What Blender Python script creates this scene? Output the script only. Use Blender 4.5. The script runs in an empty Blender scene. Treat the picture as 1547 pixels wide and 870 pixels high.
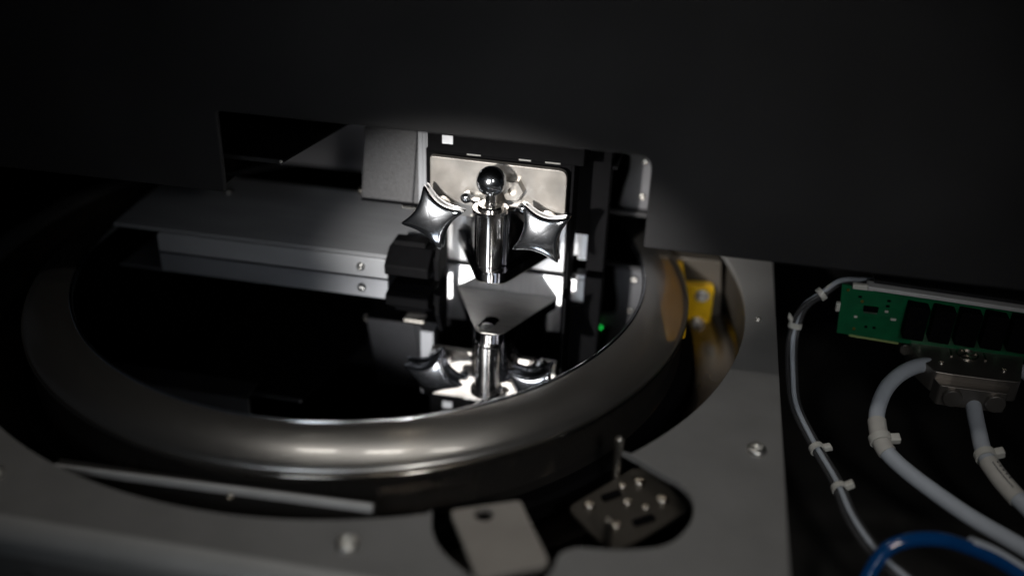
import bpy, bmesh, math, random
from mathutils import Vector, Matrix
random.seed(4)
S = 0.001                                     # everything below is written in millimetres
scene = bpy.context.scene
C = scene.collection

# ------------------------------------------------------------------ camera
cam_d = bpy.data.cameras.new('camera'); cam = bpy.data.objects.new('camera', cam_d); C.objects.link(cam)
scene.camera = cam
RT = Vector((0.98015537, 0.19578372, 0.03105134))
UP = Vector((-0.12041142, 0.46359407, 0.87782779))
FW = Vector((-0.15746917, 0.86414656, -0.47796881))
m3 = Matrix((RT, UP, -FW)).transposed()
cam.matrix_world = Matrix.Translation(Vector((166.6, -472.67, 254.97)) * S) @ m3.to_4x4()
cam_d.sensor_width = 36; cam_d.lens = 35.97
cam_d.clip_start = 0.01; cam_d.clip_end = 20
cam_d.dof.use_dof = True; cam_d.dof.focus_distance = 0.488; cam_d.dof.aperture_fstop = 2.3
cam_d.dof.aperture_blades = 9

# ------------------------------------------------------------------ world, lamps, exposure
w = bpy.data.worlds.new('World'); scene.world = w; w.use_nodes = True
w.node_tree.nodes['Background'].inputs[0].default_value = (0.75, 0.85, 1.0, 1)
w.node_tree.nodes['Background'].inputs[1].default_value = 0.009

def aim(o, target):
    d = (Vector(target) * S - o.location); o.rotation_euler = d.to_track_quat('-Z', 'Y').to_euler()
def spot(name, loc, target, power, cone, blend, radius, col):
    l = bpy.data.lights.new(name, 'SPOT'); l.energy = power; l.spot_size = math.radians(cone); l.spot_blend = blend
    l.shadow_soft_size = radius * S; l.color = col
    o = bpy.data.objects.new(name, l); C.objects.link(o); o.location = Vector(loc) * S; aim(o, target); return o
def area(name, loc, target, power, sx, sy, col):
    l = bpy.data.lights.new(name, 'AREA'); l.shape = 'RECTANGLE'; l.size = sx * S; l.size_y = sy * S; l.energy = power; l.color = col
    o = bpy.data.objects.new(name, l); C.objects.link(o); o.location = Vector(loc) * S; aim(o, target); return o
key = spot('key_lamp', (0, -460, 190), (86, -20, 26), 21.0, 29, 1.0, 4, (1.0, 0.96, 0.91))
key.scale = (1, 0.62, 1)                      # barn doors: a wide, low beam that passes under the hood
spot('deck_fill', (330, -560, 330), (165, -120, -8), 2.2, 50, 1.0, 40, (1.0, 0.97, 0.93))  # unseen fill spot added for the deck, fading out to the left
for lx, pw in ((-45, 0.068), (55, 0.076), (155, 0.052)):                 # unseen lamps added above the hood front to put a glow on the rim
    area('rim_glow_lamp', (lx, -112, 390), (lx, -150, 0), pw, 56, 24, (1.0, 0.95, 0.88))
sbx = area('cool_fill', (20, -850, 430), (100, -60, 20), 0.03, 230, 150, (0.86, 0.93, 1.0)); sbx.data.spread = math.radians(28)   # unseen cool fill, set so the mirror streaks the post; narrow spread

scene.view_settings.view_transform = 'Standard'; scene.view_settings.look = 'None'
scene.view_settings.exposure = 0; scene.view_settings.gamma = 1
scene.view_settings.use_curve_mapping = False
scene.render.engine = 'CYCLES'

# ------------------------------------------------------------------ materials
def mat(name, col, rough=0.5, metal=0.0, noise=0.0, nscale=400, bump=0.0, stretch=(1, 1, 1), rvar=0.0, trans=0.0, ior=1.45, coat=0.0, emit=None, bscale=None, aniso=0.0):
    m = bpy.data.materials.new(name); m.use_nodes = True
    nt = m.node_tree; b = nt.nodes['Principled BSDF']
    b.inputs['Base Color'].default_value = (*col, 1); b.inputs['Roughness'].default_value = rough
    b.inputs['Metallic'].default_value = metal; b.inputs['IOR'].default_value = ior
    b.inputs['Transmission Weight'].default_value = trans; b.inputs['Coat Weight'].default_value = coat
    b.inputs['Anisotropic'].default_value = aniso
    if emit:
        b.inputs['Emission Color'].default_value = (*emit[0], 1); b.inputs['Emission Strength'].default_value = emit[1]
    if noise or bump or rvar:
        tc = nt.nodes.new('ShaderNodeTexCoord'); mp = nt.nodes.new('ShaderNodeMapping'); nt.links.new(tc.outputs['Object'], mp.inputs[0])
        mp.inputs['Scale'].default_value = stretch
        n = nt.nodes.new('ShaderNodeTexNoise'); n.inputs['Scale'].default_value = nscale; n.inputs['Detail'].default_value = 6
        nt.links.new(mp.outputs[0], n.inputs['Vector'])
        if noise:
            r = nt.nodes.new('ShaderNodeMapRange'); r.inputs[1].default_value = 0.3; r.inputs[2].default_value = 0.7
            r.inputs[3].default_value = 1 - noise; r.inputs[4].default_value = 1 + noise
            nt.links.new(n.outputs[0], r.inputs[0])
            v = nt.nodes.new('ShaderNodeVectorMath'); v.operation = 'SCALE'; v.inputs[0].default_value = col
            nt.links.new(r.outputs[0], v.inputs['Scale']); nt.links.new(v.outputs[0], b.inputs['Base Color'])
        if rvar:
            n2 = nt.nodes.new('ShaderNodeTexNoise'); n2.inputs['Scale'].default_value = nscale * 0.25; n2.inputs['Detail'].default_value = 5
            nt.links.new(mp.outputs[0], n2.inputs['Vector'])
            r2 = nt.nodes.new('ShaderNodeMapRange'); r2.inputs[1].default_value = 0.3; r2.inputs[2].default_value = 0.7
            r2.inputs[3].default_value = max(0.0, rough - rvar); r2.inputs[4].default_value = rough + rvar
            nt.links.new(n2.outputs[0], r2.inputs[0]); nt.links.new(r2.outputs[0], b.inputs['Roughness'])
        if bump:
            n3 = n
            if bscale:
                n3 = nt.nodes.new('ShaderNodeTexNoise'); n3.inputs['Scale'].default_value = bscale; n3.inputs['Detail'].default_value = 4
                nt.links.new(mp.outputs[0], n3.inputs['Vector'])
            bp = nt.nodes.new('ShaderNodeBump'); bp.inputs['Strength'].default_value = bump; bp.inputs['Distance'].default_value = 0.0003
            nt.links.new(n3.outputs[0], bp.inputs['Height']); nt.links.new(bp.outputs[0], b.inputs['Normal'])
    return m

M = {}
M['deck'] = mat('powder_coat_grey', (0.22, 0.217, 0.213), 0.42, noise=0.08, nscale=45, bump=0.25, bscale=1800, rvar=0.06)
M['fold_shine'] = mat('fold_highlight_tone', (0.42, 0.42, 0.415), 0.5, 0.2, noise=0.06, nscale=60)  # paler than the deck to paint the light along its fold
M['hood'] = mat('hood_dark_paint', (0.014, 0.014, 0.0152), 0.55, noise=0.3, nscale=16, rvar=0.12, bump=0.2, bscale=2200)
M['satin'] = mat('satin_sheet', (0.31, 0.32, 0.34), 0.42, 0.2, noise=0.10, nscale=25, rvar=0.08, stretch=(1, 6, 1))
M['wall'] = mat('inner_wall_paint', (0.60, 0.60, 0.64), 0.5, noise=0.08, nscale=18, bump=0.15, bscale=2000)
M['side'] = mat('side_plate_paint', (0.10, 0.10, 0.108), 0.5, noise=0.1, nscale=40, bump=0.15, bscale=2000)
M['mirror'] = mat('polished_silicon', (0.52, 0.53, 0.55), 0.012, 1.0)
M['chrome'] = mat('chrome', (0.72, 0.75, 0.80), 0.15, 1.0, rvar=0.03, nscale=300)
M['steel'] = mat('turned_steel', (0.72, 0.70, 0.68), 0.15, 1.0, noise=0.05, nscale=300, rvar=0.03)
M['plate'] = mat('ground_steel_plate', (0.45, 0.425, 0.395), 0.38, 0.85, noise=0.3, nscale=55, rvar=0.10, bump=0.05)
M['alu'] = mat('brushed_aluminium', (0.78, 0.78, 0.79), 0.42, 0.8, noise=0.16, nscale=700, stretch=(1, 1, 0.03), bump=0.25, rvar=0.08)
M['bead'] = mat('smoked_bead', (0.40, 0.38, 0.35), 0.12, 1.0)
M['arm'] = mat('milled_steel', (0.24, 0.23, 0.215), 0.34, 0.9, noise=0.15, nscale=120, rvar=0.08, stretch=(1, 5, 1))
M['plastic'] = mat('grained_plastic', (0.032, 0.033, 0.037), 0.5, noise=0.5, nscale=1300, bump=0.8)
M['drum'] = mat('drum_steel', (0.16, 0.145, 0.13), 0.25, 1.0, noise=0.2, nscale=60, stretch=(1, 1, 0.05), rvar=0.08)
M['gloss'] = mat('dark_reflection_steel', (0.10, 0.10, 0.11), 0.12, 1.0, rvar=0.04, nscale=200)  # dark surroundings mirrored in the arm's sides are put into this colour
M['black'] = mat('black_anodised', (0.0025, 0.0025, 0.003), 0.7, ior=1.15, noise=0.2, nscale=300, bump=0.08)
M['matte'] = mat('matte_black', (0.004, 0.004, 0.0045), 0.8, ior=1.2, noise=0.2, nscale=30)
M['pit'] = mat('pit_dark', (0.02, 0.019, 0.018), 0.6, noise=0.3, nscale=30)
M['screw'] = mat('zinc_screw', (0.74, 0.73, 0.70), 0.34, 1.0, noise=0.1, nscale=900)
M['dscrew'] = mat('dull_screw', (0.42, 0.42, 0.41), 0.3, 1.0, noise=0.1, nscale=900)
M['yellow'] = mat('yellow_plastic', (1.0, 0.60, 0.015), 0.35, noise=0.06, nscale=80)
M['guard'] = mat('guard_sheet', (0.075, 0.066, 0.055), 0.4, 0.3, noise=0.12, nscale=40)
M['beige'] = mat('nickel_plate', (0.36, 0.335, 0.305), 0.45, 0.4, noise=0.08, nscale=60)
M['copper'] = mat('copper_fitting', (0.50, 0.29, 0.14), 0.35, 0.9, noise=0.2, nscale=200)
M['pcb'] = mat('green_solder_mask', (0.004, 0.12, 0.045), 0.35, noise=0.18, nscale=130, coat=0.3)
M['pcbedge'] = mat('board_edge', (0.35, 0.42, 0.16), 0.6, noise=0.1, nscale=300)
M['gold'] = mat('gold_pad', (0.75, 0.45, 0.10), 0.3, 1.0)
M['shell'] = mat('connector_shell', (0.26, 0.24, 0.22), 0.36, 0.85, noise=0.12, nscale=70, rvar=0.08)
M['nickel'] = mat('bright_nickel', (0.66, 0.62, 0.56), 0.25, 1.0)
M['cable'] = mat('grey_cable_jacket', (0.50, 0.54, 0.60), 0.42, noise=0.04, nscale=120)
M['wire'] = mat('mid_grey_jacket', (0.15, 0.15, 0.155), 0.45, noise=0.06, nscale=120)
M['thin'] = mat('dark_grey_jacket', (0.05, 0.05, 0.053), 0.45, noise=0.06, nscale=120)
M['nylon'] = mat('white_nylon', (0.68, 0.67, 0.62), 0.4, noise=0.05, nscale=200)
M['sleeve'] = mat('paper_sleeve', (0.62, 0.60, 0.56), 0.55, noise=0.05, nscale=200)
M['ink'] = mat('ink', (0.05, 0.05, 0.06), 0.6)
M['blue'] = mat('blue_tube', (0.002, 0.06, 0.22), 0.12, noise=0.1, nscale=100, coat=0.6)
M['rail'] = mat('light_rail', (0.62, 0.62, 0.62), 0.4, noise=0.05, nscale=100)
M['sticker'] = mat('white_sticker', (0.78, 0.80, 0.84), 0.5, noise=0.04, nscale=300)
M['led'] = mat('green_led', (0.0, 0.6, 0.1), 0.3, emit=((0.02, 1.0, 0.12), 3.0))

# smoky half-clear rim: part satin reflection, part tinted transmission
def rim_material(name, col, tint, keep, r0, r1, sharp):
    m = bpy.data.materials.new(name); m.use_nodes = True; nt = m.node_tree
    nt.nodes.remove(nt.nodes['Principled BSDF']); out = nt.nodes['Material Output']
    tc = nt.nodes.new('ShaderNodeTexCoord')
    n = nt.nodes.new('ShaderNodeTexNoise'); n.inputs['Scale'].default_value = 240; n.inputs['Detail'].default_value = 8
    nt.links.new(tc.outputs['Object'], n.inputs['Vector'])
    r = nt.nodes.new('ShaderNodeMapRange'); r.inputs[1].default_value = 0.3; r.inputs[2].default_value = 0.7; r.inputs[3].default_value = r0; r.inputs[4].default_value = r1
    nt.links.new(n.outputs[0], r.inputs[0])
    def mix(f, x, y):
        q = nt.nodes.new('ShaderNodeMixShader'); q.inputs[0].default_value = f
        nt.links.new(x.outputs[0], q.inputs[1]); nt.links.new(y.outputs[0], q.inputs[2]); return q
    g = nt.nodes.new('ShaderNodeBsdfTransparent'); g.inputs['Color'].default_value = (*tint, 1)
    s = nt.nodes.new('ShaderNodeBsdfAnisotropic'); s.inputs['Color'].default_value = (*col, 1); nt.links.new(r.outputs[0], s.inputs['Roughness'])
    c = nt.nodes.new('ShaderNodeBsdfAnisotropic'); c.inputs['Color'].default_value = (*col, 1); c.inputs['Roughness'].default_value = 0.08
    df = nt.nodes.new('ShaderNodeBsdfDiffuse'); df.inputs[0].default_value = (0.33, 0.32, 0.31, 1)
    sc = mix(sharp, s, c); m0 = mix(0.10, sc, df); mx = mix(keep, g, m0)
    nt.links.new(mx.outputs[0], out.inputs[0]); return m
M['rim'] = rim_material('smoky_polished_rim', (0.74, 0.73, 0.715), (0.86, 0.82, 0.76), 0.44, 0.29, 0.32, 0.09)
M['skirt'] = rim_material('smoky_skirt', (0.46, 0.43, 0.40), (0.72, 0.66, 0.58), 0.5, 0.10, 0.14, 0.3)

# ------------------------------------------------------------------ helpers
def V(*a): return Vector(a)
def obj(name, bm, m, parent=None, smooth=None, bevel=0.0, seg=2):
    """link a bmesh written in mm as one mesh object; parts are written in world mm and re-based on their thing"""
    bmesh.ops.recalc_face_normals(bm, faces=bm.faces)
    org = V(0, 0, 0)
    if parent is not None: org = parent['_org']; org = V(*org)
    else:
        zs = [v.co.z for v in bm.verts]; org = V(sum(v.co.x for v in bm.verts) / len(bm.verts), sum(v.co.y for v in bm.verts) / len(bm.verts), min(zs))
    for v in bm.verts: v.co = (v.co - org) * S
    me = bpy.data.meshes.new(name); bm.to_mesh(me); bm.free()
    o = bpy.data.objects.new(name, me); C.objects.link(o); me.materials.append(M[m])
    if parent is None: o.location = org * S
    else: o.parent = parent
    o['_org'] = tuple(org)
    if smooth is not None:
        me.polygons.foreach_set('use_smooth', [True] * len(me.polygons))
        me.set_sharp_from_angle(angle=math.radians(smooth))
    if bevel:
        b = o.modifiers.new('bevel', 'BEVEL'); b.width = bevel * S; b.segments = seg; b.limit_method = 'ANGLE'; b.angle_limit = math.radians(40)
        b.harden_normals = False
    return o
def thing(name, org, label=None, cat=None, group=None, kind=None):
    o = bpy.data.objects.new(name, None); C.objects.link(o); o.location = V(*org) * S; o['_org'] = tuple(org)
    o.empty_display_size = 0.01
    tag(o, label, cat, group, kind); return o
def tag(o, label=None, cat=None, group=None, kind=None):
    if label: o['label'] = label
    if cat: o['category'] = cat
    if group: o['group'] = group
    if kind: o['kind'] = kind
    return o
def basis(axis):
    a = V(*axis).normalized(); t = V(0, 0, 1) if abs(a.z) < 0.9 else V(1, 0, 0)
    u = t.cross(a).normalized(); v = a.cross(u); return a, u, v
def box(bm, x0, x1, y0, y1, z0, z1):
    vs = [bm.verts.new((x, y, z)) for x in (x0, x1) for y in (y0, y1) for z in (z0, z1)]
    for f in ((0, 1, 3, 2), (4, 6, 7, 5), (0, 4, 5, 1), (2, 3, 7, 6), (0, 2, 6, 4), (1, 5, 7, 3)): bm.faces.new([vs[i] for i in f])
    return bm
def B(*a): return box(bmesh.new(), *a)
def prism(poly, axis, a0, a1, bm=None):
    """poly in the two other axes (x,y,z order), extruded along axis from a0 to a1"""
    bm = bm or bmesh.new()
    def p(q, a):
        if axis == 'z': return (q[0], q[1], a)
        if axis == 'y': return (q[0], a, q[1])
        return (a, q[0], q[1])
    lo = [bm.verts.new(p(q, a0)) for q in poly]; hi = [bm.verts.new(p(q, a1)) for q in poly]; n = len(poly)
    bm.faces.new(lo); bm.faces.new(hi[::-1])
    for i in range(n): bm.faces.new((lo[i], lo[(i + 1) % n], hi[(i + 1) % n], hi[i]))
    return bm
def lathe(profile, loc, axis=(0, 0, 1), seg=32, bm=None, closed=False):
    bm = bm or bmesh.new(); a, u, v = basis(axis); L = V(*loc); rings = []
    for r, h in profile:
        if r < 1e-6: rings.append([bm.verts.new(L + a * h)])
        else: rings.append([bm.verts.new(L + a * h + (u * math.cos(2 * math.pi * k / seg) + v * math.sin(2 * math.pi * k / seg)) * r) for k in range(seg)])
    pairs = list(zip(rings, rings[1:])) + ([(rings[-1], rings[0])] if closed else [])
    for A, Bq in pairs:
        for k in range(seg):
            k2 = (k + 1) % seg
            if len(A) == 1 and len(Bq) == 1: continue
            if len(A) == 1: bm.faces.new((A[0], Bq[k], Bq[k2]))
            elif len(Bq) == 1: bm.faces.new((A[k], Bq[0], A[k2]))
            else: bm.faces.new((A[k], A[k2], Bq[k2], Bq[k]))
    return bm
def cyl(loc, axis, r, h0, h1, seg=32, ch=0.4, bm=None):
    return lathe([(0, h0), (r - ch, h0), (r, h0 + ch), (r, h1 - ch), (r - ch, h1), (0, h1)], loc, axis, seg, bm)
def rounded(pts, rad, n=5):
    """polygon with rounded corners; rad is a number or a list"""
    out = []; N = len(pts)
    for i in range(N):
        r = rad[i] if isinstance(rad, (list, tuple)) else rad
        p = Vector(pts[i]); a = Vector(pts[i - 1]); b = Vector(pts[(i + 1) % N])
        if r <= 0: out.append(tuple(p)); continue
        da = (a - p).normalized(); db = (b - p).normalized(); ang = da.angle(db)
        t = min(r / math.tan(ang / 2), 0.49 * (a - p).length, 0.49 * (b - p).length)
        p0 = p + da * t; p1 = p + db * t
        for k in range(n + 1):
            s = k / n; out.append(tuple((1 - s) ** 2 * p0 + 2 * s * (1 - s) * p + s * s * p1))
    return out
def smooth_path(pts, n=8):
    P = [V(*p) for p in pts]; P = [P[0] * 2 - P[1]] + P + [P[-1] * 2 - P[-2]]; out = []
    for i in range(1, len(P) - 2):
        for k in range(n):
            t = k / n; a, b, c, d = P[i - 1:i + 3]
            out.append(0.5 * ((2 * b) + (c - a) * t + (2 * a - 5 * b + 4 * c - d) * t * t + (3 * b - a - 3 * c + d) * t ** 3))
    out.append(P[-2]); return out
def tube(path, r, seg=14, bm=None):
    bm = bm or bmesh.new(); up = V(0, 0, 1); rings = []
    for i, p in enumerate(path):
        d = (path[min(i + 1, len(path) - 1)] - path[max(i - 1, 0)]).normalized()
        u = up.cross(d); u = u.normalized() if u.length > 1e-4 else V(1, 0, 0); v = d.cross(u)
        rings.append([bm.verts.new(p + (u * math.cos(2 * math.pi * k / seg) + v * math.sin(2 * math.pi * k / seg)) * r) for k in range(seg)])
    for A, Bq in zip(rings, rings[1:]):
        for k in range(seg): bm.faces.new((A[k], A[(k + 1) % seg], Bq[(k + 1) % seg], Bq[k]))
    bm.faces.new(rings[0]); bm.faces.new(rings[-1][::-1]); return bm
def sphere(loc, r, bm=None, u=32, v=20):
    prof = [(r * math.sin(math.pi * k / v), -r * math.cos(math.pi * k / v)) for k in range(v + 1)]
    prof[0] = (0, -r); prof[-1] = (0, r); return lathe(prof, loc, (0, 0, 1), u, bm)
def screw(parent, loc, axis, r, m='screw', h=None, name='screw'):
    h = h or r * 0.75; s = r * 0.52
    return obj(name, lathe([(r, -0.6), (r, h * 0.25), (r * 0.96, h * 0.6), (r * 0.82, h * 0.88), (r * 0.62, h), (s, h), (s * 0.96, h * 0.35), (0, h * 0.28)], loc, axis, 24), m, parent, 35)
def flat_washer(parent, loc, axis, r0, r1, m='screw'):
    return obj('washer', lathe([(r0, 0), (r1, 0), (r1, 0.9), (r0, 0.9)], loc, axis, 28, closed=True), m, parent, 35)

# ------------------------------------------------------------------ setting: pit floor, deck, hood
o = obj('machine_floor', B(-600, 640, -330, 420, -92, -88), 'pit'); tag(o, kind='structure')

def deck_mesh():
    cx, cy, R = 0, 4, 203.5
    lobe = [(152.5, -124.9), (160, -129.5), (168, -135), (177.5, -141), (183, -150), (182.5, -164), (174, -178), (157, -184.5), (143, -186.5), (136.5, -191.5),
            (135, -201), (130, -209.5), (120, -213), (109.6, -210.5), (100, -204.6), (92.5, -197.5), (88, -189.8), (86, -183), (85, -179)]
    lp = [(p.x, p.y) for p in smooth_path([(x, y, 0) for x, y in lobe], 4)]
    a0 = math.atan2(lobe[-1][1] - cy, lobe[-1][0] - cx); a1 = math.atan2(lobe[0][1] - cy, lobe[0][0] - cx)
    n = 150; arc = [(cx + R * math.cos(a), cy + R * math.sin(a)) for a in (a0 - 0.012 - (2 * math.pi - (a1 - a0) - 0.02) * k / n for k in range(n + 1))]
    loop = lp + arc
    outer = [(-460, -219), (219, -219), (219, 190), (-460, 190)]
    bm = bmesh.new(); zt = -8
    def ring(pts): 
        vs = [bm.verts.new((x, y, zt)) for x, y in pts]; return [bm.edges.new((vs[i], vs[(i + 1) % len(vs)])) for i in range(len(vs))]
    es = ring(loop) + ring(outer)
    bmesh.ops.triangle_fill(bm, use_beauty=True, use_dissolve=False, edges=es)
    bad = [f for f in bm.faces if (f.calc_center_median().xy - V(cx, cy).xy if False else (f.calc_center_median() - V(cx, cy, zt))).length < 150]
    if bad: bmesh.ops.delete(bm, geom=bad, context='FACES_ONLY')
    ext = bmesh.ops.extrude_face_region(bm, geom=list(bm.faces))
    for v in ext['geom']:
        if isinstance(v, bmesh.types.BMVert): v.co.z -= 3
    return bm
deck = thing('deck', (0, 0, -8), 'grey powder coated deck plate with large round cutout around the turntable', 'deck', kind='structure')
obj('top_sheet', deck_mesh(), 'deck', deck, 30, bevel=0.6)
# folded front edge and skirt
prof = [(-219, -8)] + [(-219 - 8 * math.sin(a), -16 + 8 * math.cos(a)) for a in (math.radians(k) for k in range(0, 91, 10))] + [(-229, -95), (-225, -95), (-222, -20), (-219, -11)]
obj('front_skirt', prism(prof, 'x', -460, 219), 'deck', deck, 30)
obj('fold_highlight', prism([(-218.6, -7.8)] + [(-219 - 8.6 * math.sin(a), -16 + 8.6 * math.cos(a)) for a in (math.radians(k) for k in range(0, 91, 10))] + [(-227.62, -19), (-227.1, -19), (-226, -16), (-219, -9)], 'x', -460, 216), 'fold_shine', deck, 30)  # strip laid over the bend as its painted highlight
obj('side_skirt', B(215.5, 218.6, -218, 190, -88, -11.5), 'deck', deck)
for loc, r in (((208, -112, -8), 4.2), ((210, 1, -8), 1.7), ((60, -205, -8), 4.6), ((-88, -199, -8), 4.4), ((-196, 110, -8), 3.2), ((-214, -130, -8), 4.2)):
    screw(deck, loc, (0, 0, 1), r, 'screw', r * 0.55)
screw(deck, (-58, -229.5, -30), (0, -1, -0.03), 4.2, 'screw', 2.4)

o = obj('shade_sheet', prism(rounded([(-460, -40), (-216, -40), (-212, 40), (-196, 85), (-172, 122), (-172, 188), (-460, 188)], [0, 2, 20, 20, 8, 0, 0]), 'z', -7.6, -5.5), 'matte', None, 30, bevel=0.3); tag(o, 'matte black sheet in place of shade on the deck at far left behind the ring', 'cover')  # black sheet added for the shade over the rear left deck
# turntable well: cylindrical wall below the cutout
o = obj('well_wall', lathe([(206, -88), (206, -11.5), (208, -11.5), (208, -88)], (0, 4, 0), seg=128, closed=True), 'guard'); 
bm = bmesh.new(); bm.from_mesh(o.data)
kill = [f for f in bm.faces if -73 < math.degrees(math.atan2(f.calc_center_median().y + o.location.y - 0.004, f.calc_center_median().x + o.location.x)) < -34]
bmesh.ops.delete(bm, geom=kill, context='FACES'); bm.to_mesh(o.data); bm.free()
tag(o, kind='structure')

o = obj('drip_tray', lathe([(182, -47), (203, -42), (205, -39), (205, -50), (182, -50)], (0, 4, 0), seg=160, closed=True), 'drum', None, 40); tag(o, 'dark brown metal tray ring deep in the gap around the turntable', 'tray')
hood = thing('hood_panel', (60, -60, 55), 'dark painted hood panel with rectangular notch above the turntable', 'panel')
outl = [(-520, 59), (-48, 59), (-48, 99), (150, 98), (150, 55), (520, 55), (520, 380), (-520, 380)]
obj('panel_sheet', prism(rounded(outl, [0, 1.5, 2, 7, 1.5, 0, 0, 0]), 'y', -60, -57), 'hood', hood, 30, bevel=0.9, seg=3)
obj('return_flange', B(-520, -50, -56.8, -44, 59.2, 61), 'hood', hood)
obj('return_flange', B(152, 520, -56.8, -44, 55.2, 57), 'hood', hood)
obj('top_flange', B(-48, 150, -56.8, -52, 98.4, 100), 'hood', hood)

o = obj('back_wall', B(-88, 30, 92, 95, 12, 130), 'wall'); tag(o, 'grey inner wall glimpsed left of the textured block', 'panel')
o = obj('enclosure_top', B(-520, 520, -56, 150, 190, 193), 'matte'); tag(o, kind='structure')
o = obj('rear_screen', B(-520, 520, 150, 154, -88, 300), 'matte'); tag(o, kind='structure')

# ------------------------------------------------------------------ turntable
tt = thing('turntable', (0, 0, -60), 'round mirror polished turntable with smoky rounded rim', 'turntable')
obj('mirror_plate', lathe([(0, 0), (149.2, 0), (149.2, -9), (0, -9)], (0, 0, 0), seg=256), 'mirror', tt, 30)
rp = [(149.6, -6), (149.6, 0.5), (150.1, 1.0), (151.2, 1.2)] + [(r, 1.15 - (r - 151.6) ** 2 * 0.0138) for r in (153, 155, 157, 159, 161, 163, 165, 167, 169, 170.6, 172)] + [(173.4, -5.9), (174.0, -7.0), (174.0, -8.4), (173.2, -9.2), (150.6, -9.2)]
obj('rim_ring', lathe(rp, (0, 0, 0), seg=256, closed=True), 'rim', tt, 50)
obj('inner_bead', lathe([(149.0 + 0.0, 0.1), (149.3, 1.5), (150.0, 1.9), (150.8, 1.6), (151.0, 1.25), (149.9, 0.9)], (0, 0, 0), seg=256, closed=True), 'chrome', tt, 60)
obj('outer_bead', lathe([(173.2 + 1.1 * math.cos(a), -9.4 + 1.1 * math.sin(a)) for a in (2 * math.pi * k / 10 for k in range(10))], (0, 0, 0), seg=256, closed=True), 'bead', tt, 60)
obj('skirt_wall', lathe([(171.4, -9.8), (172.6, -9.8), (172.6, -34), (171.4, -34)], (0, 0, 0), seg=256, closed=True), 'skirt', tt, 40)
obj('drum_wall', lathe([(146.5, -14.5), (157, -14.5), (158, -15.5), (158, -34), (146.5, -34)], (0, 0, 0), seg=160, closed=True), 'drum', tt, 40)
obj('hub_drum', lathe([(0, -9.5), (146, -9.5), (146, -60), (0, -60)], (0, 0, 0), seg=128), 'black', tt, 30)
obj('base_flange', lathe([(146.2, -34.4), (178, -34.4), (180, -36), (180, -44), (146.2, -44)], (0, 0, 0), seg=160, closed=True), 'black', tt, 30)

# ------------------------------------------------------------------ clamp head
ch = thing('post_clamp', (74, -16, 1), 'bright steel clamp with ball topped post and two star knobs', 'clamp')
up = rounded([(40, 40), (108.5, 40), (108.5, 69.6), (40, 70.4)], [0.5, 0.5, 4.5, 1.5])
obj('upper_plate', prism(up, 'y', -16, -12.5), 'plate', ch, 30, bevel=0.35)
obj('lower_plate', B(42.6, 106.2, 9.6, 14, 1.4, 36), 'alu', ch, bevel=0.3)
plan = rounded([(48.2, 9.2), (104.2, 9.2), (82.2, -36.0), (69.2, -36.0)], [1, 1, 7, 6], 8)
hole = [(73.6 + 4.1 * math.cos(t) + (0.7 if math.sin(t) > 0 else -0.7), -25.6 + (3.0 if math.sin(t) > 0 else -3.0) + 4.1 * math.sin(t)) for t in (2 * math.pi * (k + 0.5) / 32 for k in range(32))]
ab = bmesh.new(); es = []
for pts in (plan, hole):
    vs = [ab.verts.new((x, y, 14.3)) for x, y in pts]; es += [ab.edges.new((vs[i], vs[(i + 1) % len(vs)])) for i in range(len(vs))]
bmesh.ops.triangle_fill(ab, use_beauty=True, use_dissolve=False, edges=es)
bad = [f for f in ab.faces if abs(f.calc_center_median().x - 73.6) < 2.6 and abs(f.calc_center_median().y + 25.6) < 4.6]
if bad: bmesh.ops.delete(ab, geom=bad, context='FACES_ONLY')
ext = bmesh.ops.extrude_face_region(ab, geom=list(ab.faces))
for v in ext['geom']:
    if isinstance(v, bmesh.types.BMVert): v.co.z += 0.5
arm = obj('clamp_arm', ab, 'arm', ch, 30)
slab = bmesh.new(); es = []
for pts in (plan, hole):
    vs = [slab.verts.new((x, y, 14.85)) for x, y in pts]; es += [slab.edges.new((vs[i], vs[(i + 1) % len(vs)])) for i in range(len(vs))]
bmesh.ops.triangle_fill(slab, use_beauty=True, use_dissolve=False, edges=es)
bad = [f for f in slab.faces if abs(f.calc_center_median().x - 73.6) < 2.6 and abs(f.calc_center_median().y + 25.6) < 4.6]
if bad: bmesh.ops.delete(slab, geom=bad, context='FACES_ONLY')
ext = bmesh.ops.extrude_face_region(slab, geom=list(slab.faces))
for v in ext['geom']:
    if isinstance(v, bmesh.types.BMVert): v.co.z += 5.4
obj('arm_slab', slab, 'gloss', arm, 35, bevel=0.4)
obj('arm_nose', lathe([(0, 14.9), (5.0, 14.9), (5.4, 15.3), (5.4, 19.6), (5.0, 20.0), (5.0, 20.6), (0, 20.6)], (75.0, -31.6, 0), seg=40), 'steel', arm, 40)
body = rounded([(53, 8), (100, 8), (83, -27), (66, -27)], [1, 1, 5, 5], 6)
obj('arm_body', prism(body, 'z', 20.4, 50), 'gloss', arm, 35, bevel=0.5)
obj('lock_screw', cyl((64.4, -20, 50.1), (0, 0, 1), 2.4, 0, 1.6, 24), 'steel', arm, 35)
obj('post_end', lathe([(0, 15.4), (3.7, 15.4), (3.7, 16.8), (0, 16.8)], (72.8, -27.5, 0), seg=32), 'steel', arm, 35)
post = obj('post', lathe([(0, 20.5), (5.2, 20.5), (5.7, 21.0), (5.7, 22.6), (5.4, 22.9), (6.5, 23.6), (6.5, 54.0), (5.8, 54.8), (3.3, 54.8), (2.7, 55.2), (2.7, 62), (0, 62)], (74.2, -30.6, 0), seg=64), 'steel', ch, 40)
obj('ball', sphere((74.2, -30.6, 66.6), 7.3, u=48, v=32), 'chrome', post, 60)
obj('post_collar', lathe([(6.6, 51.2), (8.6, 51.2), (8.6, 53), (6.6, 53)], (74.2, -30.6, 0), seg=36, closed=True), 'steel', post, 35)

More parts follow.
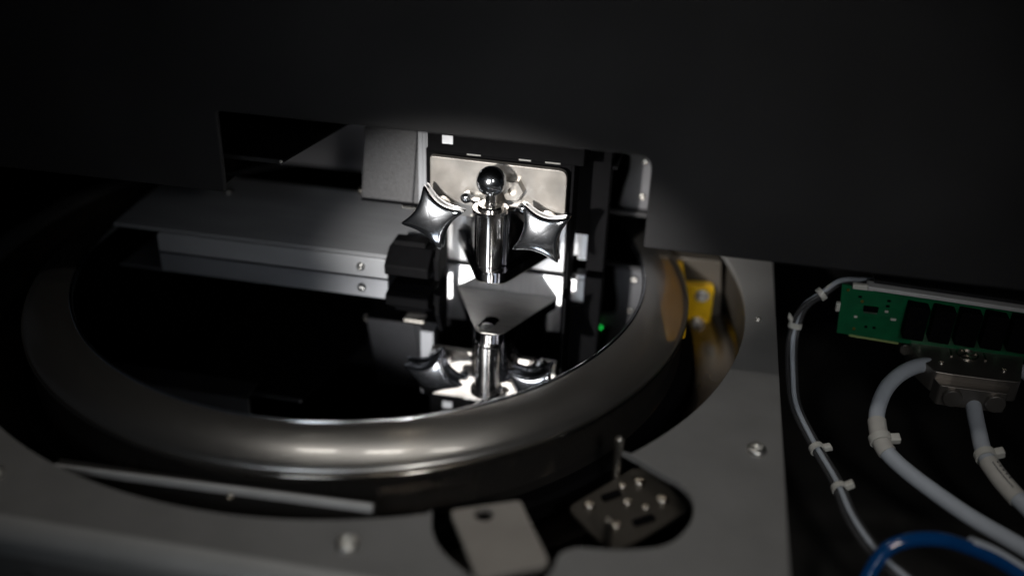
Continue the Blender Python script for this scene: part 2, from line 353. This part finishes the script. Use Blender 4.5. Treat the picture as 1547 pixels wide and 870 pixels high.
def star(cx, cz, yc, R, rot):
    # (scale of the outline, depth behind the domed face, follow the dome?)
    prof = [(0, 0, 1), (0.15, 0, 1), (0.3, 0, 1), (0.45, 0, 1), (0.6, 0, 1), (0.74, 0.02, 1), (0.85, 0.1, 1), (0.92, 0.28, 1), (0.965, 0.6, 1), (0.99, 1.0, 1), (1.0, 1.5, 1), (0.99, 2.0, 1), (0.955, 2.7, 1),
            (0.90, 3.5, 0.8), (0.865, 4.4, 0.6), (0.875, 5.3, 0.5), (0.93, 6.1, 0.5), (0.985, 6.8, 0.5), (1.0, 7.5, 0.5), (0.985, 8.2, 0.5), (0.93, 8.7, 0.4), (0.5, 8.9, 0), (0, 8.9, 0)]
    bm = bmesh.new(); seg = 128; rings = []
    for s, d, w_ in prof:
        if s == 0: rings.append([bm.verts.new((cx, yc - 1.5 + d * 1.25, cz))]); continue
        ring = []
        for k in range(seg):
            t = 2 * math.pi * k / seg; e = 0.004
            p = 0.46; a = ((math.cos(t) ** 2 + e) ** (p / 2) + (math.sin(t) ** 2 + e) ** (p / 2)) ** (-1 / p) * ((1 + e) ** (p / 2) + e ** (p / 2)) ** (1 / p)
            r = s * a
            ring.append(bm.verts.new((cx + R * r * math.cos(t + rot), yc - 1.5 + d * 1.25 + 3.4 * r * r * w_, cz + R * r * math.sin(t + rot))))
        rings.append(ring)
    for A, Q in zip(rings, rings[1:]):
        for k in range(seg):
            k2 = (k + 1) % seg
            if len(A) == 1: bm.faces.new((A[0], Q[k], Q[k2]))
            elif len(Q) == 1: bm.faces.new((A[k], Q[0], A[k2]))
            else: bm.faces.new((A[k], A[k2], Q[k2], Q[k]))
    bmesh.ops.rotate(bm, verts=bm.verts, cent=(cx, yc + 9, cz), matrix=Matrix.Rotation(math.radians(-12), 3, 'X'))
    return bm
for cx, cz, rot in ((46.0, 44.6, math.radians(17)), (99.8, 42.6, math.radians(35))):
    k = obj('star_knob', star(cx, cz, -37.5, 16.4, rot), 'chrome', ch, 70)
    obj('stem', cyl((cx, -26, cz), (0, 1, 0), 4.2, -3.0, 10.2), 'steel', k, 35)
    obj('collar', lathe([(4.3, 5.6), (6.2, 5.6), (6.2, 8), (4.3, 8)], (cx, -26, cz), (0, 1, 0), closed=True), 'steel', k, 35)
for x, z in ((59.6, 52.2), (88.4, 49.6)):
    s = obj('stud', cyl((x, -16, z), (0, -1, 0), 1.8, -0.5, 3.2), 'steel', ch, 35)
    obj('stud_ball', sphere((x, -20.4, z), 2.9, u=24, v=16), 'chrome', s, 60)
obj('hex_boss', lathe([(0, -0.5), (6, -0.5), (6, 3.6), (5.4, 4.2), (2.4, 4.2), (2.4, 1.5), (0, 1.5)], (82.5, -16, 58), (0, -1, 0), 6), 'plate', ch, 30)

# carriage behind the clamp
cr = thing('carriage', (80, 10, 1), 'black carriage frame standing behind the ball topped clamp', 'frame')
obj('cross_beam', B(38, 116, -13, 8, 71.5, 86), 'black', cr, bevel=0.6)
st = obj('white_sticker', B(45.6, 51.0, -13.35, -13.05, 76.4, 80.8), 'sticker', cr)
obj('upright', B(117.6, 127, 14, 26, 2, 84), 'black', cr, bevel=0.5)
obj('guide_housing', B(109.6, 117.4, 22, 32, 22, 84), 'black', cr, bevel=0.5)
obj('upright', B(109.9, 111.3, -11, 10, 3, 84), 'black', cr, bevel=0.3)
obj('rear_web', B(36, 109.5, -8, -4, 52, 71), 'black', cr)
obj('rear_web', B(36, 118, 16, 20, 22, 84), 'black', cr)
for x, l in ((58, 7), (84, 6), (97, 7.5)): obj('clip', B(x, x + l, -13.4, -13.1, 71.7, 72.4), 'screw', cr)
obj('led_lamp', lathe([(0, 0), (0.8, 0), (0.8, -0.8), (0, -1.1)], (124.5, 60, 59.5), (0, 0, 1), 16), 'led', cr, 40)
obj('led_bracket', B(119, 130, 16, 64, 60.2, 62), 'black', cr)
gb = thing('guide_block', (113, 20, 1), 'small bright machined block right of the clamp plate', 'block')
obj('block_body', B(109.6, 117.0, 20, 28, 7.4, 21.4), 'alu', gb, bevel=0.3)
obj('foot', B(112.2, 117.0, 20.6, 28, 4.6, 7.1), 'alu', gb, bevel=0.2)

# ------------------------------------------------------------------ textured block, black sensor, cover sheet
tb = thing('textured_block', (14, 0, 36), 'grained dark grey plastic block hanging left of the clamp', 'block')
obj('housing', prism([(-0.6, 36.6), (15, 90), (60, 90), (60, 36.6)], 'x', -2, 26.4), 'plastic', tb, 30, bevel=0.6, seg=3)
obj('side_strip', prism([(-0.9, 36.9), (14.7, 90), (60, 90), (60, 36.9)], 'x', 26.7, 30.2), 'plastic', tb, bevel=0.3)
obj('edge_band', B(-1.6, 30, -1.1, 40, 35.4, 36.4), 'black', tb)
obj('ribbed_strip', B(30.6, 37.8, -4, 6, 38, 79), 'satin', tb, bevel=0.2)
for x in (32.3, 34.1, 35.9): obj('rib', B(x, x + 0.7, -4.5, -4.05, 38.4, 78.6), 'satin', tb)
screw(tb, (-2.0, 3.2, 38.8), (-1, 0, 0), 2.4, 'nickel', 2.8)
obj('light_shim', B(20.5, 31.5, -1.4, 6, 33.6, 34.8), 'nickel', tb)

sb = thing('sensor_head', (32, -20, 3), 'small black stepped sensor box just above the mirror', 'sensor')
obj('sensor_body', prism([(-25, 6.2), (-22, 5), (-4, 5), (-4, 17.5), (-15, 18.2), (-25, 11.6)], 'x', 17.5, 41), 'black', sb, bevel=0.9, seg=3)
obj('sensor_cap', prism([(-15, 18.4), (-5, 18.0), (-5, 20.6), (-13.6, 21)], 'x', 19.5, 37), 'black', sb, bevel=0.5)
obj('sensor_step', prism([(-22, 4.2), (-6, 4.2), (-6, 31), (-14, 31), (-22, 16)], 'x', 43.6, 46.2), 'black', sb, bevel=0.4)
obj('sensor_strut', B(41.2, 43.4, -16, -8, 7, 14), 'black', sb)
obj('sensor_foot', B(20.5, 40, -16, -5, 3.4, 4.8), 'black', sb)

cs = thing('cover_sheet', (-40, -20, 0), 'satin grey sheet metal cover left of the sensor box', 'cover')
obj('top_sheet', prism([(-18.4, 12.0), (-16.9, 13.2), (54, 15.2), (54, 13.9), (-16.5, 11.9), (-17.2, 11.2)], 'x', -138, 36), 'satin', cs, 30)
obj('front_flange', prism(rounded([(-112, 0.5), (17.6, 0.5), (17.6, 11.6), (-112, 11.6)], [0.4, 0.4, 2.6, 2.6]), 'y', -19.4, -17.6), 'satin', cs, 30, bevel=0.3)
screw(cs, (3.2, -19.4, 6.3), (0, -1, 0), 2.3, 'dscrew', 1.8)
screw(cs, (-95, 34, 14.7), (0, 0, 1), 3.0, 'dscrew', 1.8)
br = thing('roller_bearing', (28, 8, 27), 'small round bearing peeking out below the left star knob', 'bearing')
obj('outer_race', lathe([(2.6, -3), (4.1, -3), (4.1, 3), (2.6, 3)], (28.6, 4.5, 26.4), (0, -1, 0), 32, closed=True), 'black', br, 35)
obj('inner_race', lathe([(0.9, -2.6), (2.5, -2.6), (2.5, 2.6), (0.9, 2.6)], (28.6, 4.5, 26.4), (0, -1, 0), 32, closed=True), 'dscrew', br, 35)
obj('axle', lathe([(0, -12), (0.85, -12), (0.85, 2.2), (0, 2.2)], (28.6, 4.5, 26.4), (0, -1, 0), 20), 'dscrew', br, 35)

sh = thing('dark_shelf', (-60, 0, 69), 'thin black shelf edge reflected as a line in the mirror', 'shelf')
obj('shelf_sheet', prism([(-100, -38), (-26, -40), (0, 91), (-100, 91)], 'z', 69, 70.2), 'black', sh)
obj('front_rail', B(-129, -26.3, -41.6, -40.1, 68.4, 70.6), 'hood', sh, bevel=0.3)
screw(sh, (-27, -41.4, 69.8), (0, -1, 0), 0.8, 'screw', 0.6)
obj('tool_post', prism(rounded([(-58, 70.5), (-50, 70.5), (-50, 84), (-43, 84), (-43, 90), (-58, 90)], 1), 'y', 10, 16), 'black', sh, bevel=0.4)

sp = thing('side_plate', (138, 64, 17), 'grey side plate with two small screws at the notch edge', 'plate')
pl = rounded([(129, 18.6), (175, 18.6), (175, 110), (122, 110), (122, 53), (133, 51), (133, 41), (131, 32)], [0.5, 0, 0, 0, 0, 4, 4, 6])
obj('plate_sheet', prism(pl, 'y', 64.5, 66.5), 'side', sp, 30, bevel=0.3)
obj('lower_ledge', B(122, 175, 60, 64.3, 15.8, 18.3), 'hood', sp, bevel=0.3)
screw(sp, (141.5, 64.4, 26.4), (0, -1, 0), 1.9, 'nickel', 1.5); screw(sp, (141.2, 64.4, 47.8), (0, -1, 0), 1.9, 'nickel', 1.5)

# ------------------------------------------------------------------ gap around the turntable
yb = thing('yellow_bracket', (172, 60, -60), 'yellow bracket with two screws beside the turntable rim', 'bracket')
obj('bracket_body', prism(rounded([(158, -52), (188.5, -52), (188.0, -20.5), (158, -22.5)], [2, 4, 4, 2]), 'y', 56, 62), 'yellow', yb, 30, bevel=0.6, seg=3)
obj('bracket_arm', prism(rounded([(150.5, 66), (168, 66), (173.5, 20), (174, -18), (165, -24), (158, 18)], 2), 'z', -13.4, -10.2), 'yellow', yb, 30, bevel=0.3)
for p in ((181.6, 55.9, -27.0), (180.6, 55.9, -45.0)):
    flat_washer(yb, p, (0, -1, 0), 1.6, 4.0, 'nickel'); screw(yb, (p[0], p[1] - 0.9, p[2]), (0, -1, 0), 2.9, 'screw', 2.2)
gp = thing('guard_plate', (176, 64, -80), 'thin grey guard plate behind the yellow bracket', 'plate')
obj('guard_sheet', prism(rounded([(150, -86), (188, -86), (196, -60), (190, -7.4), (150, -8.6)], [0, 3, 3, 1, 0]), 'y', 63, 64.6), 'guard', gp, 30, bevel=0.3)
obj('guard_lip', B(150, 189, 64.9, 78, -10, -8.5), 'guard', gp)
ys = obj('yellow_strip', prism(rounded([(182.5, -14), (184.6, -12), (187, -44), (182, -48)], 0.5), 'z', -60, -56), 'yellow'); tag(ys, 'short yellow strip low in the gap under the guard plate', 'strip')  # plain yellow strip low in the gap

bar = thing('edge_bar', (0, -180, -34), 'straight metal bar with bright edge below the front cutout', 'bar')
obj('bar_body', prism([(-75, -184.2), (60.5, -178.6), (60.5, -172), (-75, -176)], 'z', -30, -15), 'pit', bar, bevel=0.4)
obj('bright_edge', prism([(-75, -184.6), (60.8, -179.0), (60.8, -176.6), (-75, -183.2)], 'z', -14.9, -11.6), 'rail', bar, bevel=0.5)
screw(bar, (3.2, -181.4, -15.2), (0, -1, 0.3), 1.6, 'nickel', 1.4)
for x in (-42, 1.5, 24, 42):
    obj('copper_fitting', cyl((x, -188.5 + x * 0.03, -30), (0, 0, 1), 3.0, 0, 9), 'copper', bar, 35)

fp = thing('clamp_tongue', (113, -190, -9), 'flat nickel tongue plate with a round hole at the front cutout', 'plate')
bm = bmesh.new()
tp = rounded([(92.6, -181), (117.4, -169.2), (134.5, -200.5), (110.5, -213)], [2.2, 2.2, 4, 3])
hole = [(105.6 + 3.7 * math.cos(2 * math.pi * k / 28), -180.2 + 3.7 * math.sin(2 * math.pi * k / 28)) for k in range(28)]
es = []
for pts in (tp, hole):
    vs = [bm.verts.new((x, y, -5)) for x, y in pts]; es += [bm.edges.new((vs[i], vs[(i + 1) % len(vs)])) for i in range(len(vs))]
bmesh.ops.triangle_fill(bm, use_beauty=True, use_dissolve=False, edges=es)
bad = [f for f in bm.faces if (f.calc_center_median() - V(105.6, -180.2, -5)).length < 2.2]
if bad: bmesh.ops.delete(bm, geom=bad, context='FACES_ONLY')
ext = bmesh.ops.extrude_face_region(bm, geom=list(bm.faces))
for v in ext['geom']:
    if isinstance(v, bmesh.types.BMVert): v.co.z -= 2.6
obj('tongue_sheet', bm, 'beige', fp, 30, bevel=0.4)
obj('tongue_foot', B(108, 122, -196, -184, -60, -8.2), 'black', fp)

gs = thing('gusset_plate', (158, -145, -24), 'dull triangular gusset with many screw heads in the lobe cutout', 'plate')
obj('gusset_sheet', prism(rounded([(134, -149), (158, -117), (168, -117), (183, -138), (155, -172)], [4, 4, 3, 5, 4]), 'z', -24, -22), 'guard', gs, 30, bevel=0.3)
for x, y, r in ((142.4, -146.9, 2.5), (161, -127.4, 2.7), (171.3, -136.6, 2.7), (154.3, -156.2, 2.4), (154.3, -131.2, 2.0), (157.3, -141.2, 2.2), (165, -142.5, 1.7)):
    screw(gs, (x, y, -22), (0, 0, 1), r, 'nickel', r * 0.8)
obj('slot_insert', prism(rounded([(146, -140), (153, -134), (155, -137), (148, -143)], 1.2), 'z', -21.8, -21), 'black', gs)
obj('slot_insert', prism(rounded([(160, -152), (168, -146), (170, -149), (162, -155)], 1.2), 'z', -21.8, -21), 'black', gs)
ps = obj('guide_pin', lathe([(0, -60), (1.8, -60), (1.8, -8), (1.2, -7), (0, -6.6)], (152, -169.5, 0), seg=24), 'nickel', None, 35); tag(ps, 'blurred silver guide pin at the bottom of the lobe cutout', 'pin')
ps = obj('stop_pin', lathe([(0, -60), (1.9, -60), (1.9, -3.6), (1.2, -2.6), (0, -2.3)], (151, -123.5, 0), seg=24), 'nickel', None, 35); tag(ps, 'upright shiny stop pin where the lobe meets the round cutout', 'pin')

# ------------------------------------------------------------------ cable bay on the right
pc = thing('circuit_board', (262, 0, -10), 'upright green circuit board behind the grey cables', 'circuit board')
obj('board', prism([(249.5, -9.2), (281, -10.4), (345, -12), (345, 14.5), (278.5, 16.4), (247.3, 18.4)], 'y', 0, 1.4), 'pcb', pc)
obj('board_edge', prism([(255.6, -10.1), (280, -11.4), (280, -10.5), (255.6, -9.3)], 'y', -0.4, 1.6), 'pcbedge', pc)
chp = obj('chip', B(259.6, 266.6, -1.2, -0.02, 5.6, 8.2), 'black', pc)
for k in range(9): obj('pin', B(260 + k * 0.74, 260.35 + k * 0.74, -1.3, -0.03, 4.6, 5.5), 'nickel', chp)
for x, z in ((250.6, 15.8), (257.3, -5.6), (258.4, 10.4)): obj('pad', lathe([(0, 0), (0.75, 0), (0.75, 0.2), (0, 0.2)], (x, -0.05, z), (0, -1, 0), 16), 'gold', pc)
obj('ground_patch', prism([(254, 17.6), (268, 17), (268, 11), (262, 9.8), (256, 13)], 'y', -0.12, -0.03), 'pcb', pc)
for k in range(5):
    x = 279.5 + k * 12.2; obj('header_block', prism(rounded([(x, -4), (x + 10, -4.6), (x + 10, 13.6), (x, 14.4)], 0.8), 'y', -7, -0.05), 'black', pc, bevel=0.3)
for k, (x, z, l) in enumerate(((256, 1, 1.6), (270, 12, 1.6), (270, 9, 1.6), (270, 6, 1.6), (262, -4, 1.4), (266, -4, 1.4), (273.5, 2, 2.6), (256, 12.5, 1.6))):
    obj('component', B(x, x + l, -0.8, -0.02, z, z + 0.9), 'black' if k % 3 else 'nylon', pc)
obj('white_header', B(252, 262, -2.6, -0.05, 17.8, 20.6), 'nylon', pc, bevel=0.4)
obj('white_header', B(246.2, 248.2, -2.2, 0.6, 4, 8.6), 'nylon', pc, bevel=0.4)
rl = thing('card_rail', (300, 0, 15), 'long pale rail running above the circuit board', 'rail')
obj('rail_bar', prism([(259, 18.9), (352, 15.6), (352, 17.8), (259, 21)], 'y', -4, 3), 'rail', rl, bevel=0.3)
obj('rail_cover', prism([(262, 21.2), (352, 18), (352, 20), (262, 23)], 'y', 0, 20), 'hood', rl)

cn = thing('connector_hood', (310, 0, -24), 'dark metal connector hood with two grey cables', 'connector')
obj('shell', prism(rounded([(285.5, 17), (344, 15.5), (333, -24.5), (322, -25.2), (302, -25.2), (293.5, -24.6), (286, -8)], [1, 1, 3, 0.5, 0.5, 3, 2]), 'z', -21.5, -10), 'shell', cn, 30, bevel=0.7, seg=3)
obj('shell_seam', B(284.8, 345, 16.6, 18.4, -23, -8.6), 'nickel', cn, bevel=0.3)
obj('lower_shell', prism(rounded([(294, -24.4), (329, -24.4), (327, -31), (296, -31)], [0.3, 0.3, 2, 2]), 'z', -24.5, -13.6), 'shell', cn, 30, bevel=0.5)
obj('thumb_screw', cyl((284.2, 8, -14), (0, -1, 0), 3.0, -2, 9, 20), 'nickel', cn, 35)
em = obj('emblem', lathe([(4.6, -9.98), (5.4, -9.98), (5.4, -9.3), (4.6, -9.3)], (312, -5, 0), seg=36, closed=True), 'nickel', cn, 35)
obj('emblem_bar', prism([(307.9, -6.6), (308.9, -7), (316.2, -3.2), (315.4, -2.6)], 'z', -9.98, -9.35), 'nickel', em)
obj('emblem_bar', prism([(310.2, -1.2), (311.1, -0.8), (314, -8.8), (313, -9.2)], 'z', -9.96, -9.3), 'nickel', em)
for x in (303.5, 319.5): obj('emblem_bar', prism([(x, -8.5), (x + 1, -8.5), (x + 1.4, -1.5), (x + 0.4, -1.5)], 'z', -9.98, -9.4), 'nickel', em)
for x, y in ((309, 8), (298, -16), (327, -16)): screw(cn, (x, y, -10), (0, 0, 1), 1.5, 'nickel', 0.9)
for x in (302.5, 322): obj('cable_gland', cyl((x, -31, -19), (0, -1, 0), 4.6, -0.5, 2.4, 24), 'shell', cn, 35)

def tie(parent_name, c, d, r, head, label, k_=1.0):
    t = thing(parent_name, tuple(c), label, 'cable tie', 'nylon cable ties')
    obj('band', lathe([(r, -1.7 * k_), (r + 0.9, -1.7 * k_), (r + 0.9, 1.7 * k_), (r, 1.7 * k_)], tuple(c), tuple(d), 28, closed=True), 'nylon', t, 35)
    h = c + head.normalized() * (r + 2.2); a, u, v = basis(tuple(d)); hd = head.normalized(); s = d.normalized().cross(hd)
    bm = bmesh.new(); vs = []
    for i in (-1, 1):
        for j in (-1, 1):
            for k in (-1, 1): vs.append(bm.verts.new(h + hd * 2.4 * k_ * i + d.normalized() * 2.0 * k_ * j + s * 2.0 * k_ * k))
    for f in ((0, 1, 3, 2), (4, 6, 7, 5), (0, 4, 5, 1), (2, 3, 7, 6), (0, 2, 6, 4), (1, 5, 7, 3)): bm.faces.new([vs[i] for i in f])
    obj('tie_head', bm, 'nylon', t, bevel=0.6)
    return t
def sleeve(path, i0, i1, r, name, m, parent):
    return obj(name, tube(path[i0:i1], r, 20), m, parent, 40)
def cable(name, pts, r, m, label, cat='cable', group=None):
    p = smooth_path(pts, 10); t = thing(name, tuple(p[len(p) // 2]), label, cat, group); obj('jacket', tube(p, r, 18), m, t, 60); return t, p

t1, p1 = cable('grey_cable', [(300.5, -10.5, -16.0), (290.5, -14.7, -13.0), (279.8, -24.1, -13.0), (271.4, -35.1, -16.0), (266.7, -47.6, -21.0), (266.5, -56.6, -25.0), (268.9, -66.1, -29.0), (275.8, -74.5, -32.0), (289.0, -86.0, -35.0), (304.4, -97.2, -38.0), (323.0, -109.4, -40.0), (343.7, -124.8, -42.0), (372, -140, -46)], 3.7, 'cable', 'thick grey cable arching left out of the connector', group='grey connector cables')
sleeve(p1, 46, 64, 4.15, 'marker_sleeve', 'sleeve', t1)
tie('cable_tie', p1[56], p1[57] - p1[55], 4.2, V(1, 0.1, 0.15), 'white cable tie around the arched grey cable')
t2, p2 = cable('grey_cable', [(313.7, -11.8, -17.0), (313.2, -20.2, -19.0), (313.6, -32.8, -24.0), (314.4, -43.4, -28.0), (315.1, -57.3, -31.0), (318.5, -68.8, -33.0), (323.8, -79.1, -35.0), (329.9, -90.0, -36.0), (341.3, -110.2, -38.0), (360, -128, -42)], 3.7, 'cable', 'thick grey cable dropping straight from the connector with printed label sleeve', group='grey connector cables')
sl = sleeve(p2, 44, 64, 4.2, 'label_sleeve', 'sleeve', t2)
for j, (i0, i1, off) in enumerate(((47, 61, -0.55), (47, 58, 0.0), (49, 61, 0.5))):
    path = []
    for i in range(i0, i1):
        d = (p2[i + 1] - p2[i - 1]).normalized(); u = V(0, 0, 1).cross(d).normalized(); v = d.cross(u)
        path.append(p2[i] + (v * math.cos(off + 0.25) + u * math.sin(off + 0.25)) * 4.12)
    bm = bmesh.new()
    for q in range(0, len(path) - 1, 1 if j != 1 else 2): tube([path[q], path[q] + (path[q + 1] - path[q]) * (0.6 if j == 1 else 0.85)], 0.28 if j != 1 else 0.45, 6, bm)
    obj('printed_line', bm, 'ink', sl)
tie('cable_tie', p2[41], p2[42] - p2[40], 3.9, V(1, 0.2, 0.3), 'white cable tie just above the printed label sleeve')
cable('grey_cable', [(336, -3, -15), (341.4, -8, -15), (346.6, -14, -18.0), (352, -34, -24), (362, -60, -30)], 3.4, 'cable', 'grey cable stub leaving the connector at the right picture edge', group='grey connector cables')

base = [(266, 20, 12), (258, 12, 15), (247, 7, 15.5), (238.8, 2, 10), (231.6, 1, 3), (228.6, 0, -6), (227.8, -5.7, -16.0), (228.7, -24.5, -24.0), (230.9, -41.6, -30.0), (238.2, -63.2, -34.0), (246.9, -88.3, -36.0), (251.5, -110.7, -36.0), (259.1, -129.7, -36.0), (269.1, -143.5, -36.0), (276.7, -151.9, -36.0), (290, -165, -38)]
names = ['inner pale wire of the thin bundle beside the deck edge', 'outer pale wire of the thin bundle beside the deck edge', 'lower dark wire of the thin bundle beside the deck edge']
pth = None
for k, (dx, dy, dz) in enumerate(((0.0, 0.0, 1.2), (1.9, 1.2, 0.2), (-1.6, -1.0, -0.4))):
    tq, pq = cable('thin_wire', [(x + dx + 0.4 * math.sin(i * 1.3 + k), y + dy, z + dz + 0.3 * math.sin(i + 2 * k)) for i, (x, y, z) in enumerate(base)], 1.2, ('cable', 'thin', 'thin')[k], names[k], 'wire', 'thin wires in the bundle')
    pth = pth or pq
for i, hd, lab in ((30, V(0.6, 0.2, 1), 'white cable tie at the top bend of the thin wire bundle'), (52, V(-0.6, 0, 0.8), 'white cable tie on the upper thin wire bundle near the board'), (92, V(1, 0, 0.4), 'small cable tie on the thin bundle beside the deck edge'), (102, V(1, 0.3, 0.5), 'cable tie halfway down the thin wire bundle')):
    tie('cable_tie', pth[i] + V(0, 0, -0.6), pth[i + 1] - pth[i - 1], 2.6, hd, lab, 0.8)
t3, p3 = cable('blue_tube', [(252, -152, -46), (255.5, -144, -40.0), (258.9, -139.5, -33.0), (263.6, -136.0, -27.5), (272.0, -133.4, -24.5), (282.5, -130.9, -24.5), (292.5, -128.3, -28.0), (305.4, -126.8, -33.0), (318.1, -129.2, -38.0), (331.5, -133.1, -42.0), (350, -140, -46)], 3.0, 'blue', 'glossy blue tube looping over the thin wires', 'tube')
wh = [q + V(0.5, 1.5, 1.7) for q in p3[62:90]]
o = obj('white_tube', tube(wh, 2.4, 16), 'cable', None, 60); tag(o, 'pale tube lying on the end of the blue loop', 'tube')

for o_ in scene.objects:
    if '_org' in o_: del o_['_org']
